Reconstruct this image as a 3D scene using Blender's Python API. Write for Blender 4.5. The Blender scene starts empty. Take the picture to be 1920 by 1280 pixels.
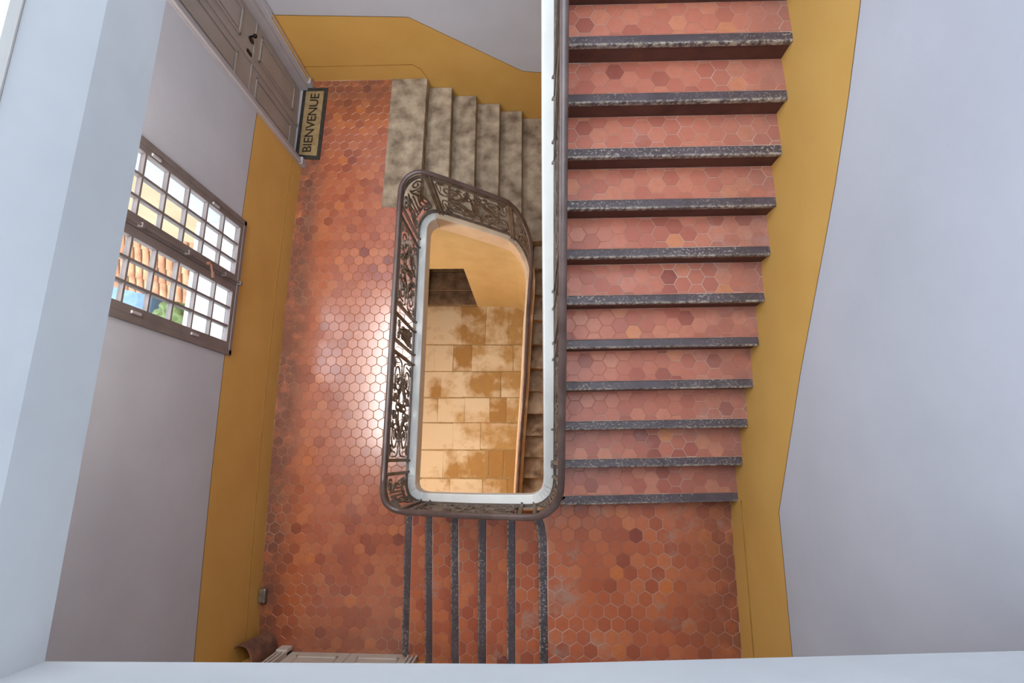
import bpy, bmesh, math, random
from mathutils import Vector, Matrix, noise
random.seed(7)
scene = bpy.context.scene
col = scene.collection

# ------------------------------------------------------------------ camera
F_PX, CX, CY, CAM_Z = 1000.0, 960.0, 640.0, 6.0
NADIR = (1000.0, 858.0)                      # where plumb lines meet in the picture
_d = Vector((NADIR[0]-CX, NADIR[1]-CY, F_PX)).normalized()
_up = Vector((0, -1, 0)); _up = (_up - _d*_up.dot(_d)).normalized()
_Z = -_d; _Y = _up; _X = _Y.cross(_Z)
def cam2w(v): return Vector((_X.dot(v), _Y.dot(v), _Z.dot(v)))
def un(x, y, z):                              # pixel -> point on the level z
    d = cam2w(Vector((x-CX, y-CY, F_PX))); t = (z-CAM_Z)/d.z
    return Vector((0, 0, CAM_Z)) + d*t
def proj(p):
    q = Vector(p)-Vector((0, 0, CAM_Z)); v = _X*q.x+_Y*q.y+_Z*q.z
    return CX+F_PX*v.x/v.z, CY+F_PX*v.y/v.z
cam = bpy.data.cameras.new('camera'); cam_o = bpy.data.objects.new('camera', cam); col.objects.link(cam_o)
cam.sensor_width = 36.0; cam.lens = F_PX/1920*36.0; cam.clip_start = .02
r_, u_, b_ = cam2w(Vector((1, 0, 0))), cam2w(Vector((0, -1, 0))), cam2w(Vector((0, 0, -1)))
cam_o.matrix_world = Matrix(((r_.x, u_.x, b_.x, 0), (r_.y, u_.y, b_.y, 0), (r_.z, u_.z, b_.z, CAM_Z), (0, 0, 0, 1)))
scene.camera = cam_o

# ------------------------------------------------------------------ world, lights, exposure
SKY = 6.0
w = bpy.data.worlds.new('sky'); scene.world = w; w.use_nodes = True
bg = w.node_tree.nodes['Background']; bg.inputs[0].default_value = (.80, .88, 1.0, 1); bg.inputs[1].default_value = SKY
def area(name, loc, rot, sx, sy, power, color, portal=False):
    l = bpy.data.lights.new(name, 'AREA'); l.shape = 'RECTANGLE'; l.size = sx; l.size_y = sy
    l.energy = power; l.color = color; l.cycles.is_portal = portal
    o = bpy.data.objects.new(name, l); col.objects.link(o); o.location = loc; o.rotation_euler = rot
    return o
SKYLIGHT = (-2.9, 1.6, -1.9, 4.7, 8.3)         # x0 x1 y0 y1 z of the glazed roof over the stairwell
area('skylight_portal', (-.65, 1.4, 8.28), (0, 0, 0), 4.5, 6.6, 1, (1, 1, 1), True)
area('window_portal', (-3.0, 1.62, 2.05), (0, -math.pi/2, 0), 2.1, 1.4, 1, (1, 1, 1), True)
def point(name, loc, power, color, rad=.12):
    l = bpy.data.lights.new(name, 'POINT'); l.energy = power; l.color = color; l.shadow_soft_size = rad
    o = bpy.data.objects.new(name, l); col.objects.link(o); o.location = loc
point('hall_lamp_light', (-2.4, -.5, -.9), 155, (1.0, .97, .88), .2)
area('landing_fill_light', (-2.55, 1.5, 4.30), (0, 0, 0), .75, 2.6, 84, (1.0, .96, .92))  # added fill light, unseen below the upper landing; evens out the brightness
vs = scene.view_settings
vs.view_transform = 'Standard'; vs.look = 'None'; vs.gamma = 1.0; vs.exposure = 0.42; vs.use_curve_mapping = False

# ------------------------------------------------------------------ helpers
WORLD = {}
def tag(o, label=None, cat=None, group=None, kind=None):
    if label: o['label'] = label
    if cat: o['category'] = cat
    if group: o['group'] = group
    if kind: o['kind'] = kind
    return o
def put(o, parent):
    if parent is not None:
        o.parent = parent
        if parent.name in WORLD: o.matrix_parent_inverse = Matrix.Translation(-WORLD[parent.name])
    return o
def empty(name, loc):
    o = bpy.data.objects.new(name, None); col.objects.link(o); o.location = loc; o.empty_display_size = .1
    WORLD[o.name] = Vector(loc); return o
def link(name, me, mats, parent=None, smooth=False):
    o = bpy.data.objects.new(name, me); col.objects.link(o)
    for m in (mats if isinstance(mats, (list, tuple)) else [mats]):
        if len(me.materials) < len(mats if isinstance(mats, (list, tuple)) else [mats]): me.materials.append(m)
    if smooth: me.polygons.foreach_set('use_smooth', [True]*len(me.polygons))
    return put(o, parent)
class MB:
    def __init__(s): s.v = []; s.f = []; s.m = []
    def face(s, pts, mi=0):
        i = len(s.v); s.v += [tuple(p) for p in pts]; s.f.append(tuple(range(i, i+len(pts)))); s.m.append(mi)
    def box(s, a, b, mi=0):
        x0, y0, z0 = a; x1, y1, z1 = b
        s.hexa([(x0, y0, z0), (x1, y0, z0), (x1, y1, z0), (x0, y1, z0)], [(x0, y0, z1), (x1, y0, z1), (x1, y1, z1), (x0, y1, z1)], mi)
    def hexa(s, lo, hi, mi=0):                # prism between two matching rings (counter-clockwise seen from above)
        n = len(lo); i = len(s.v); s.v += [tuple(p) for p in lo]+[tuple(p) for p in hi]
        s.f.append(tuple(range(i+n-1, i-1, -1))); s.m.append(mi)
        s.f.append(tuple(range(i+n, i+2*n))); s.m.append(mi)
        for k in range(n):
            k2 = (k+1) % n; s.f.append((i+k, i+k2, i+n+k2, i+n+k)); s.m.append(mi)
    def prism(s, poly, z0, z1, mi=0):
        s.hexa([(p[0], p[1], z0) for p in poly], [(p[0], p[1], z1) for p in poly], mi)
    def rings(s, rings, closed=False, caps=True, mi=0):   # rings of points joined in order
        n = len(rings[0]); i0 = len(s.v)
        for rg in rings: s.v += [tuple(p) for p in rg]
        R = len(rings)
        for j in range(R if closed else R-1):
            a = i0+j*n; b = i0+((j+1) % R)*n
            for k in range(n):
                k2 = (k+1) % n; s.f.append((a+k, a+k2, b+k2, b+k)); s.m.append(mi)
        if caps and not closed:
            s.f.append(tuple(range(i0+n-1, i0-1, -1))); s.m.append(mi)
            s.f.append(tuple(range(i0+(R-1)*n, i0+R*n))); s.m.append(mi)
    def mesh(s, name, fix=True):
        me = bpy.data.meshes.new(name); me.from_pydata(s.v, [], s.f)
        me.polygons.foreach_set('material_index', s.m)
        if fix:
            bm = bmesh.new(); bm.from_mesh(me); bmesh.ops.recalc_face_normals(bm, faces=bm.faces); bm.to_mesh(me); bm.free()
        me.update(); return me
    def build(s, name, mats, parent=None, smooth=False, bevel=0, seg=2, fix=True):
        o = link(name, s.mesh(name, fix), mats, parent, smooth)
        if bevel:
            md = o.modifiers.new('bevel', 'BEVEL'); md.width = bevel; md.segments = seg; md.limit_method = 'ANGLE'; md.angle_limit = .7
        return o
def clip(poly, a, b, c):                      # keep a*x+b*y<=c
    out = []
    for i in range(len(poly)):
        p, q = poly[i], poly[(i+1) % len(poly)]
        dp, dq = a*p[0]+b*p[1]-c, a*q[0]+b*q[1]-c
        if dp <= 0: out.append(p)
        if dp*dq < 0:
            t = dp/(dp-dq); out.append((p[0]+(q[0]-p[0])*t, p[1]+(q[1]-p[1])*t))
    return out
def poly_area(p): return .5*sum(p[i][0]*p[(i+1) % len(p)][1]-p[(i+1) % len(p)][0]*p[i][1] for i in range(len(p)))

# ------------------------------------------------------------------ materials
def rgb(h):
    c = [int(h[i:i+2], 16)/255 for i in (0, 2, 4)]
    return tuple((x/12.92 if x <= .04045 else ((x+.055)/1.055)**2.4) for x in c)+(1,)
class Mat:
    def __init__(s, name):
        s.m = bpy.data.materials.new(name); s.m.use_nodes = True; s.t = s.m.node_tree; s.N = s.t.nodes; s.L = s.t.links
        s.b = s.N['Principled BSDF']; s.geo = s.N.new('ShaderNodeNewGeometry')
    def noise(s, scale, detail=4, rough=.55, vec=None, stretch=None):
        n = s.N.new('ShaderNodeTexNoise'); n.inputs['Scale'].default_value = scale; n.inputs['Detail'].default_value = detail; n.inputs['Roughness'].default_value = rough
        v = vec or s.geo.outputs['Position']
        if stretch:
            m = s.N.new('ShaderNodeVectorMath'); m.operation = 'MULTIPLY'; s.L.new(v, m.inputs[0]); m.inputs[1].default_value = stretch; v = m.outputs[0]
        s.L.new(v, n.inputs['Vector']); return n.outputs['Fac']
    def ramp(s, fac, stops):
        r = s.N.new('ShaderNodeValToRGB'); s.L.new(fac, r.inputs[0]); e = r.color_ramp.elements
        while len(e) < len(stops): e.new(.5)
        for k, (p, c) in enumerate(stops):
            e[k].position = p; e[k].color = c if len(c) == 4 else tuple(c)+(1,)
        return r.outputs[0]
    def mix(s, fac, a, b, blend='MIX'):
        n = s.N.new('ShaderNodeMix'); n.data_type = 'RGBA'; n.blend_type = blend
        for sock, val in ((n.inputs[0], fac), (n.inputs[6], a), (n.inputs[7], b)):
            if isinstance(val, bpy.types.NodeSocket): s.L.new(val, sock)
            else: sock.default_value = val
        return n.outputs[2]
    def math(s, op, a, b=None, clampit=False):
        n = s.N.new('ShaderNodeMath'); n.operation = op; n.use_clamp = clampit
        for k, val in enumerate((a, b)):
            if val is None: continue
            if isinstance(val, bpy.types.NodeSocket): s.L.new(val, n.inputs[k])
            else: n.inputs[k].default_value = val
        return n.outputs[0]
    def mrange(s, v, a, b, c=0., d=1.):
        n = s.N.new('ShaderNodeMapRange'); s.L.new(v, n.inputs[0])
        for k, x in enumerate((a, b, c, d), 1): n.inputs[k].default_value = x
        return n.outputs[0]
    def xyz(s):
        n = s.N.new('ShaderNodeSeparateXYZ'); s.L.new(s.geo.outputs['Position'], n.inputs[0]); return n.outputs
    def bump(s, h, strength, dist=.01):
        n = s.N.new('ShaderNodeBump'); n.inputs['Strength'].default_value = strength; n.inputs['Distance'].default_value = dist
        s.L.new(h, n.inputs['Height']); s.L.new(n.outputs[0], s.b.inputs['Normal'])
    def done(s, color, rough=.6, spec=.5, metal=0., coat=0.):
        for nm, val in (('Base Color', color), ('Roughness', rough), ('Specular IOR Level', spec), ('Metallic', metal), ('Coat Weight', coat)):
            if isinstance(val, bpy.types.NodeSocket): s.L.new(val, s.b.inputs[nm])
            else: s.b.inputs[nm].default_value = val
        return s.m
def plain(name, c1, c2, scale=3., rough=.6, spec=.4, bump=.1, bscale=40., metal=0., detail=4, coat=0., bdist=.01):
    m = Mat(name); c = m.ramp(m.noise(scale, detail), [(.32, rgb(c1)), (.68, rgb(c2))])
    if bump: m.bump(m.noise(bscale, 3), bump, bdist)
    return m.done(c, rough, spec, metal, coat)

M = {}
M['white'] = plain('white_plaster', 'b5b6bc', 'bebfc5', 1.3, .75, .25, .12, 9., bdist=.02)
M['slab_plaster'] = plain('slab_plaster', 'babdc0', 'c6c9ca', 1.6, .8, .2, .15, 6., bdist=.02)
M['curb'] = plain('curb_plaster', 'd0cfca', 'dad9d4', 4., .6, .3, .15, 25.)
M['yellow'] = plain('ochre_wall_paint', 'ca9c50', 'd2a65a', 1.5, .6, .35, .12, 12.)
M['dark_strip'] = plain('skirting_dark_strip', '8a6428', '9c7434', 8., .7, .2, 0)  # thin darker strip laid along the skirting top, no recess is cut
M['line'] = plain('painted_line', '5a4630', '6c5438', 8., .7, .2, 0)
def tile_mat(name, stops, dirt_cols, grey=.35, coat=.85, r0=.22, spec=.5):
    m = Mat(name); oi = m.N.new('ShaderNodeObjectInfo')
    r = m.math('FRACT', m.math('ADD', m.geo.outputs['Random Per Island'], oi.outputs['Random']))
    c = m.ramp(r, [(p, rgb(h)) for p, h in stops])
    big = m.noise(1.1, 3)
    c = m.mix(m.mrange(big, .35, .7, 0, .55), c, rgb(stops[3][1]))
    fine = m.noise(26, 5, .65)
    c = m.mix(m.mrange(fine, .45, .8, 0, .45), c, rgb(dirt_cols[0]))
    X, Y, Z = m.xyz()
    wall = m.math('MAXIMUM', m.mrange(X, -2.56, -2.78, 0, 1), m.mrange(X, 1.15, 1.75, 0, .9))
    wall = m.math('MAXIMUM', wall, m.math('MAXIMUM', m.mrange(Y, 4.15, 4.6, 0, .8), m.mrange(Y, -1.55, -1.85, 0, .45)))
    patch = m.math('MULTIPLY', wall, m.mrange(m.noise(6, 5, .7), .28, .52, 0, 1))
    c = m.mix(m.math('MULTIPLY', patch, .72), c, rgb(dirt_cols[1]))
    pn = m.mrange(m.noise(2.4, 6, .72, stretch=(1, 1, .3)), .56, .74, 0, grey)
    c = m.mix(pn, c, rgb(dirt_cols[2]))
    rough = m.mrange(m.noise(5, 4), .3, .7, r0, r0+.2)
    rough = m.math('ADD', rough, m.math('MULTIPLY', patch, .3))
    m.bump(m.noise(14, 4), .18, .004)
    m.b.inputs['Coat Roughness'].default_value = .20; m.b.inputs['Coat IOR'].default_value = 2.1
    return m.done(c, rough, spec, 0., m.math('SUBTRACT', coat, m.math('MULTIPLY', patch, coat)))
M['tile'] = tile_mat('terracotta_hexagon_tile', [(0, '702c20'), (.05, '93452a'), (.35, 'a65432'), (.7, 'b05e38'), (.95, 'b86a40'), (1, 'c06a30')], ('93492e', '4e3a30', '8f6e5a'))
M['tile_corner'] = tile_mat('terracotta_corner_tile', [(0, '702c20'), (.05, '93452a'), (.35, 'a65432'), (.7, 'b05e38'), (.95, 'b86a40'), (1, 'c06a30')], ('93492e', '4e3a30', '9a8474'), .85, .15, .38, .35)
M['tile_stair'] = tile_mat('terracotta_stair_tile', [(0, '7e3f33'), (.08, '985040'), (.4, 'a45e4a'), (.7, 'ac6650'), (.95, 'b47258'), (1, 'ba764c')], ('96543f', '7c5a50', '9a8078'), .5, .05, .42, .3)
def grout_mat(name, lo, hi):
    m = Mat(name); c = m.ramp(m.noise(1.7, 5, .6), [(.46, rgb(lo)), (.68, rgb(hi))]); m.bump(m.noise(60, 3), .2); return m.done(c, .8, .2)
M['grout'] = grout_mat('cement_grout', 'a0603f', 'b09880')
M['grout_stair'] = grout_mat('cement_stair_grout', 'a4705c', 'b8a698')
def nosing_mat():
    m = Mat('worn_dark_nosing_paint'); base = m.ramp(m.noise(5, 4), [(.3, rgb('382c2e')), (.7, rgb('4e4145'))])
    at_ = m.N.new('ShaderNodeAttribute'); at_.attribute_name = 'edge'
    zone = m.mrange(m.noise(1.7, 2), .40, .58, 0, 1)
    sp = m.math('MULTIPLY', m.mrange(m.noise(60, 5, .75), .55, .63, 0, .75), zone)
    ed = m.math('MULTIPLY', m.mrange(at_.outputs['Fac'], .74, .97, 0, 1), m.mrange(m.noise(34, 6, .75), .44, .58, 0, 1))
    ed = m.math('MULTIPLY', ed, m.mrange(m.noise(1.9, 2), .32, .5, .15, 1))
    c = m.mix(m.math('MAXIMUM', sp, m.math('MULTIPLY', ed, .8)), base, rgb('b9aa96'))
    m.bump(m.noise(40, 3), .25, .004)
    return m.done(c, .5, .45)
M['nosing'] = nosing_mat()
M['riser'] = plain('dark_brown_riser_paint', '4a2c24', '5e3a2e', 5., .6, .3, .15, 30.)
M['stone_step'] = plain('grey_limestone_step', '6e5d4c', 'b09d85', 5.5, .8, .2, .3, 35., detail=8)
def flag_mat():
    m = Mat('ochre_flagstone'); oi = m.N.new('ShaderNodeObjectInfo')
    X, Y, Z = m.xyz()
    och = m.ramp(oi.outputs['Random'], [(0, rgb('a4824e')), (.5, rgb('b0925e')), (1, rgb('bca272'))])
    och = m.mix(m.mrange(m.noise(9, 6, .7), .4, .75, 0, .5), och, rgb('9c7850'))
    f = m.math('ADD', m.noise(2.2, 5, .6), m.mrange(X, -2.1, -.2, .16, -.16))
    f = m.math('ADD', f, m.mrange(oi.outputs['Random'], 0, 1, -.09, .09))
    c = m.mix(m.mrange(f, .42, .60, 0, .88), och, rgb('dad2ba'))
    m.bump(m.noise(18, 6, .65), .35, .01)
    return m.done(c, .8, .2)
M['flag'] = flag_mat()
M['mortar'] = plain('lime_mortar', 'b09a74', '9a835c', 14., .9, .1, .3, 50.)
M['ochre_stone'] = plain('ochre_limewash_stone', 'c6b080', 'd0bc8e', 3.2, .85, .15, .3, 14., detail=7)
M['string_stone'] = plain('pale_string_stone', 'cdb59a', 'd9c4aa', 4., .8, .2, .2, 25.)
M['dark_stone'] = plain('dark_brown_stone', '5a4a3e', '8c7864', 5., .9, .15, .4, 16., detail=8)  # darker, browner stone than the ochre hall wall
M['iron'] = plain('brown_cast_iron', '4e4138', '78695d', 9., .45, .5, .2, 60., .2)
M['handrail'] = plain('dark_wood_handrail', '453430', '5c4a44', 6., .35, .5, .1, 50., coat=.2)
M['door'] = plain('taupe_door_paint', '9b9088', 'a59a92', 3., .5, .4, .05, 30.)
M['door_trim'] = plain('lilac_grey_casing_paint', 'a59ea0', 'b0a9aa', 3., .5, .4, .05, 30.)
M['door_pale'] = plain('pale_grey_door_paint', 'b8aea2', 'c6bcb0', 3., .5, .4, .05, 30.)
M['window_paint'] = plain('grey_window_paint', '6e6461', '7b716e', 6., .45, .4, .1, 40.)
M['black'] = plain('blackened_iron', '15110f', '241c18', 10., .4, .5, .1, 40., .5)
M['mat_rim'] = plain('black_rubber_border', '2e2c28', '3c3833', 20., .9, .2, .4, 120.)
M['mat_coir'] = plain('tan_coir_pile', '8a7250', 'a68d66', 14., .95, .05, .6, 220., detail=8)
M['mat_ink'] = plain('black_printed_lettering', '2c2620', '3a3228', 20., .95, .05, .3, 200.)
M['clay'] = plain('weathered_clay', '5e463c', '8a604c', 8., .85, .2, .4, 30., detail=7)
M['steel'] = plain('scuffed_metal', '7c746c', 'a29a90', 20., .35, .5, .2, 60., .7)
M['render'] = plain('cream_render', '8e7c60', '9c8a6c', 2., .85, .2, .2, 12.)
M['roof_clay'] = plain('roof_clay', '8a5a42', 'b08664', 6., .85, .2, .3, 25., detail=6)
M['leaf'] = plain('shrub_leaf', '4c5a34', '67744a', 9., .8, .2, 0)
M['tarp'] = plain('blue_tarpaulin', '4f6478', '627a90', 5., .6, .3, .2, 20.)
M['paving'] = plain('pale_paving', '837b6c', '948c7e', 3., .9, .1, .2, 20.)
def glass_mat():
    m = Mat('window_glass'); out = m.N['Material Output']
    tr = m.N.new('ShaderNodeBsdfTransparent'); tr.inputs[0].default_value = (.95, .97, .97, 1)
    gl = m.N.new('ShaderNodeBsdfGlossy'); gl.inputs['Roughness'].default_value = .03
    mx = m.N.new('ShaderNodeMixShader'); mx.inputs[0].default_value = .05
    m.L.new(tr.outputs[0], mx.inputs[1]); m.L.new(gl.outputs[0], mx.inputs[2]); m.L.new(mx.outputs[0], out.inputs['Surface'])
    return m.m
M['glass'] = glass_mat()

# ------------------------------------------------------------------ levels and plan
R = .174                                       # riser
GROUND = -4.0
YB = 4.81                                      # back wall
YF = -1.99                                     # front wall
ZT = 8.3                                       # ceiling
def xl(y): return -2.955+.0062*(y-1.6)**2      # bowed left wall
def xr(y): return 1.738-.0166*max(0., min(y, 3.)-1.)**2
L1 = 6*R                                       # corner landing
def lerp_keys(keys, x):
    if x <= keys[0][0]: return keys[0][1]
    for (a, b), (c, d) in zip(keys, keys[1:]):
        if x <= c: return b+(d-b)*(x-a)/(c-a)
    return keys[-1][1]
def dado_r(y): return lerp_keys([(-2, 1.975), (-.36, 1.977), (.114, 2.242), (.552, 2.486), (1.035, 2.793), (1.54, 3.119), (1.95, 3.363), (2.35, 3.586), (4.9, 5.1)], y)
def dado_b(x): return lerp_keys([(-3, 1.06), (-1.4, .98), (-.14, .09), (.06, .06), (2, .06)], x)
DADO_L = 1.09

# ------------------------------------------------------------------ walls
def wall_sheet(mb, path, z0, z1, zs, thick_dir, holes=()):
    """path: list of (x,y); zs(i) dado height; painted in 3 bands: 0 white, 1 dado, 2 line"""
    for i in range(len(path)-1):
        p, q = path[i], path[i+1]
        a, b = zs(p), zs(q)
        bands = [(z0, z0, a, b, 1), (a, b, a+.009, b+.009, 2), (a+.009, b+.009, z1, z1, 0)]
        for (pa, qa, pb, qb, mi) in bands:
            mid = ((p[0]+q[0])/2, (p[1]+q[1])/2)
            pieces = [(pa, qa, pb, qb)]
            for (h0, h1, c0, c1) in holes:      # hole along y from h0..h1 and z c0..c1
                if h0-1e-6 <= min(p[1], q[1]) and max(p[1], q[1]) <= h1+1e-6:
                    new = []
                    for (a0, b0, a1, b1) in pieces:
                        lo0, lo1 = min(a1, c0), min(b1, c0)
                        if lo0 > a0+1e-5 or lo1 > b0+1e-5: new.append((a0, b0, max(a0, lo0), max(b0, lo1)))
                        hi0, hi1 = max(a0, c1), max(b0, c1)
                        if a1 > hi0+1e-5 or b1 > hi1+1e-5: new.append((hi0, hi1, max(a1, hi0), max(b1, hi1)))
                    pieces = new
            for (a0, b0, a1, b1) in pieces:
                mb.face([(p[0], p[1], a0), (q[0], q[1], b0), (q[0], q[1], b1), (p[0], p[1], a1)], mi)
                t = thick_dir
                mb.face([(p[0]+t[0], p[1]+t[1], a1), (q[0]+t[0], q[1]+t[1], b1), (q[0]+t[0], q[1]+t[1], b0), (p[0]+t[0], p[1]+t[1], a0)], 0)
WM = [M['white'], M['yellow'], M['line']]
WIN = (.945, 2.338, 1.015, 3.05)               # y0 y1 z0 z1
DOOR = (3.62, 4.72, 0.0, 2.62)
ys = sorted(set([YF-.02, YB+.02, WIN[0], WIN[1], DOOR[0], DOOR[1]]+[YF+i*.3 for i in range(1, 23)]))
mb = MB()
wall_sheet(mb, [(xl(y), y) for y in ys], GROUND, ZT, lambda p: DADO_L, (-.45, 0), [WIN, DOOR])
# reveals of the two openings
for (y0, y1, z0, z1), dep in ((WIN, .45), (DOOR, .45)):
    for (ya, yb_) in ((y0, y0), (y1, y1)):
        x = xl(ya); mb.face([(x, ya, z0), (x-dep, ya, z0), (x-dep, ya, z1), (x, ya, z1)], 0)
    for z in (z0, z1):
        mb.face([(xl(y0), y0, z), (xl(y1), y1, z), (xl(y1)-dep, y1, z), (xl(y0)-dep, y0, z)], 0)
tag(mb.build('wall_left', WM, fix=False), 'white plaster wall with ochre dado, holding the window and grey door', kind='structure')
mb = MB()
wall_sheet(mb, [(xr(y), y) for y in [YF-.02, -1.2, -.36, .114, .552, 1.035, 1.3, 1.54, 1.8, 1.95, 2.2, 2.35, 2.7, 3.1, 3.6, 4.2, YB+.02]], GROUND, ZT, lambda p: dado_r(p[1]), (.4, 0))
tag(mb.build('wall_right', WM, fix=False), 'white plaster wall above an ochre dado that climbs with the stairs', kind='structure')
mb = MB()
wall_sheet(mb, [(x, YB) for x in (-3.0, -1.4, -.14, .06, 1.8)], GROUND, ZT, lambda p: dado_b(p[0]), (0, .4))
tag(mb.build('wall_back', WM, fix=False), 'white wall with ochre dado stepping down beside the stone stairs', kind='structure')
D2 = (-2.5, -1.26)                             # double door in the front wall
mb = MB()
for (xa, xb_, z0, z1, mi) in [(-3.0, D2[0], GROUND, 1.09, 1), (D2[1], 1.8, GROUND, 1.09, 1), (D2[0], D2[1], GROUND, -.02, 1),
                              (-3.0, D2[0], 1.09, 2.5, 0), (D2[1], 1.8, 1.09, 2.5, 0), (-3.0, 1.8, 2.5, ZT, 0)]:
    mb.box((xa, YF-.35, z0), (xb_, YF, z1), mi)
tag(mb.build('wall_front', WM), 'wall below the upper landing with ochre dado and pale double door', kind='structure')
sx0, sx1, sy0, sy1, sz = SKYLIGHT
mb = MB()
for a, b in (((-3.4, YF-.35), (sx0, YB+.4)), ((sx1, YF-.35), (2.2, YB+.4)), ((sx0, YF-.35), (sx1, sy0)), ((sx0, sy1), (sx1, YB+.4))):
    mb.box((a[0], a[1], ZT), (b[0], b[1], ZT+.25))
tag(mb.build('ceiling', M['white']), 'white ceiling around a glazed roof light', kind='structure')
wn = tag(empty('window_2', (-.5, .9, ZT)), 'glazed roof light over the stairwell', kind='structure')
for i in range(6):
    x = sx0+(sx1-sx0)*i/5; m_ = MB(); m_.box((x-.025, sy0, ZT+.05), (x+.025, sy1, ZT+.12)); m_.build('glazing_bar', M['window_paint'], wn)
for i in range(5):
    m_ = MB(); m_.box((sx0+.9*i+.025, sy0, ZT+.08), (sx0+.9*(i+1)-.025, sy1, ZT+.09)); m_.build('pane', M['glass'], wn)

# ------------------------------------------------------------------ hexagon tiles
P = .1185
def hex_poly(cx, cy, p, pointy_y=True):
    rr = (p-.005)/math.sqrt(3)
    a0 = math.pi/6 if pointy_y else 0
    return [(cx+rr*math.cos(a0+k*math.pi/3), cy+rr*math.sin(a0+k*math.pi/3)) for k in range(6)]
def tile_geo(mb, poly, z, th=.012, bev=.0022):
    n = len(poly); cx = sum(p[0] for p in poly)/n; cy = sum(p[1] for p in poly)/n
    inner = []
    for p in poly:
        dx, dy = p[0]-cx, p[1]-cy; l = math.hypot(dx, dy) or 1; inner.append((p[0]-dx/l*bev, p[1]-dy/l*bev))
    i = len(mb.v)
    mb.v += [(p[0], p[1], z-th) for p in poly]+[(p[0], p[1], z-bev*.6) for p in poly]+[(p[0], p[1], z) for p in inner]
    mb.f.append(tuple(range(i+2*n, i+3*n))); mb.m.append(0)
    for a in (0, n):
        for k in range(n):
            k2 = (k+1) % n; mb.f.append((i+a+k, i+a+k2, i+a+n+k2, i+a+n+k)); mb.m.append(0)
HEXME = {}
def hex_mesh(pointy):
    if pointy not in HEXME:
        b = MB(); tile_geo(b, hex_poly(0, 0, P, pointy), 0); HEXME[pointy] = b.mesh('hexagon_tile', False)
    return HEXME[pointy]
def hex_field(x0, x1, y0, y1, pointy, planes, off=(0, 0), keep=None):
    out = []; row = P*math.sqrt(3)/2
    if pointy:
        j0, j1 = int((y0-off[1])/row)-2, int((y1-off[1])/row)+2
        for j in range(j0, j1):
            i0, i1 = int((x0-off[0])/P)-2, int((x1-off[0])/P)+2
            for i in range(i0, i1): out.append((off[0]+(i+.5*(j % 2))*P, off[1]+j*row))
    else:
        i0, i1 = int((x0-off[0])/row)-2, int((x1-off[0])/row)+2
        for i in range(i0, i1):
            j0, j1 = int((y0-off[1])/P)-2, int((y1-off[1])/P)+2
            for j in range(j0, j1): out.append((off[0]+i*row, off[1]+(j+.5*(i % 2))*P))
    res = []
    for c in out:
        hp = hex_poly(c[0], c[1], P, pointy); q = hp
        for pl in (planes(c) if callable(planes) else planes):
            q = clip(q, *pl)
            if len(q) < 3: break
        if len(q) < 3 or poly_area(q) < 2.5e-4 or (keep and not keep(c)): continue
        res.append((c, q, poly_area(q) > poly_area(hp)*.999))
    return res
def lay_tiles(field, z, pointy, mat, parent, name, limit=None, score=None):
    f = sorted(field, key=score, reverse=True) if score else field
    rest = MB()
    for k, (c, q, full) in enumerate(f):
        dz = random.uniform(-.0007, .0007)
        if limit is not None and k >= limit: tile_geo(rest, q, z+dz); continue
        if full:
            me = hex_mesh(pointy)
            o = bpy.data.objects.new('tile', me)
            if not me.materials: me.materials.append(None)
            col.objects.link(o); o.location = (c[0], c[1], z+dz)
            o.material_slots[0].link = 'OBJECT'; o.material_slots[0].material = mat
            put(o, parent)
        else:
            b = MB(); tile_geo(b, q, z+dz); b.build('tile', mat, parent, fix=False)
    if rest.v:
        o = rest.build('tile_paving', mat, parent, fix=False); o['kind'] = 'stuff'

# ------------------------------------------------------------------ main landing
RAIL_X = -1.37
mb = MB()
left = [(xl(y)-.02, y) for y in [YF+.0+i*(YB-YF)/14 for i in range(15)]]
mb.prism([(RAIL_X+.04, YF), (RAIL_X+.04, 2.82), (-1.40, 2.90), (-1.40, YB)]+left[::-1], -.30, -.003)
landing = tag(mb.build('floor_landing', M['grout']), 'landing floor of terracotta hexagon tiles between the window wall and iron railing', kind='structure')
pl = lambda c: [(-1, 0, -xl(c[1])-.010), (1, 0, -1.31), (0, -1, -YF-.004), (0, 1, YB-.016)]
def vis(c):
    return not (c[0] > -1.80 and c[1] > 3.06)
def xw(c): return True
field = hex_field(-2.96, -1.3, YF, YB, True, pl, (.03, .05), lambda c: vis(c) and xw(c))
def seen(t):
    px, py = proj((t[0][0], t[0][1], 0)); s = -abs(py-640)*.25-abs(px-625)
    return s
lay_tiles(field, 0, True, M['tile'], landing, 'tile', 300, seen)
# stone slab at the head of the descending flight
mb = MB(); mb.prism([(-1.87, 3.0), (-1.40, 2.97), (-1.375, YB), (-1.84, YB)], -.18, .006)
mb.build('stone_slab', M['stone_step'], landing, bevel=.012)

# ------------------------------------------------------------------ corner landing
mb = MB()
mb.prism([(.15, YF), (1.74, YF), (1.74, -.30), (.15, -.30)], L1-.26, L1-.0035)
corner = tag(mb.build('floor_corner_landing', M['grout_stair']), 'corner landing of worn greyish terracotta hexagons beside the right wall', kind='structure')
field = hex_field(.1, 1.75, YF, -.25, True, [(-1, 0.0129, -.1435), (1, 0, 1.732), (0, -1, -YF-.004), (0, 1, -.33)], (.245, -.555))
lay_tiles(field, L1, True, M['tile_corner'], corner, 'tile')

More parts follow.
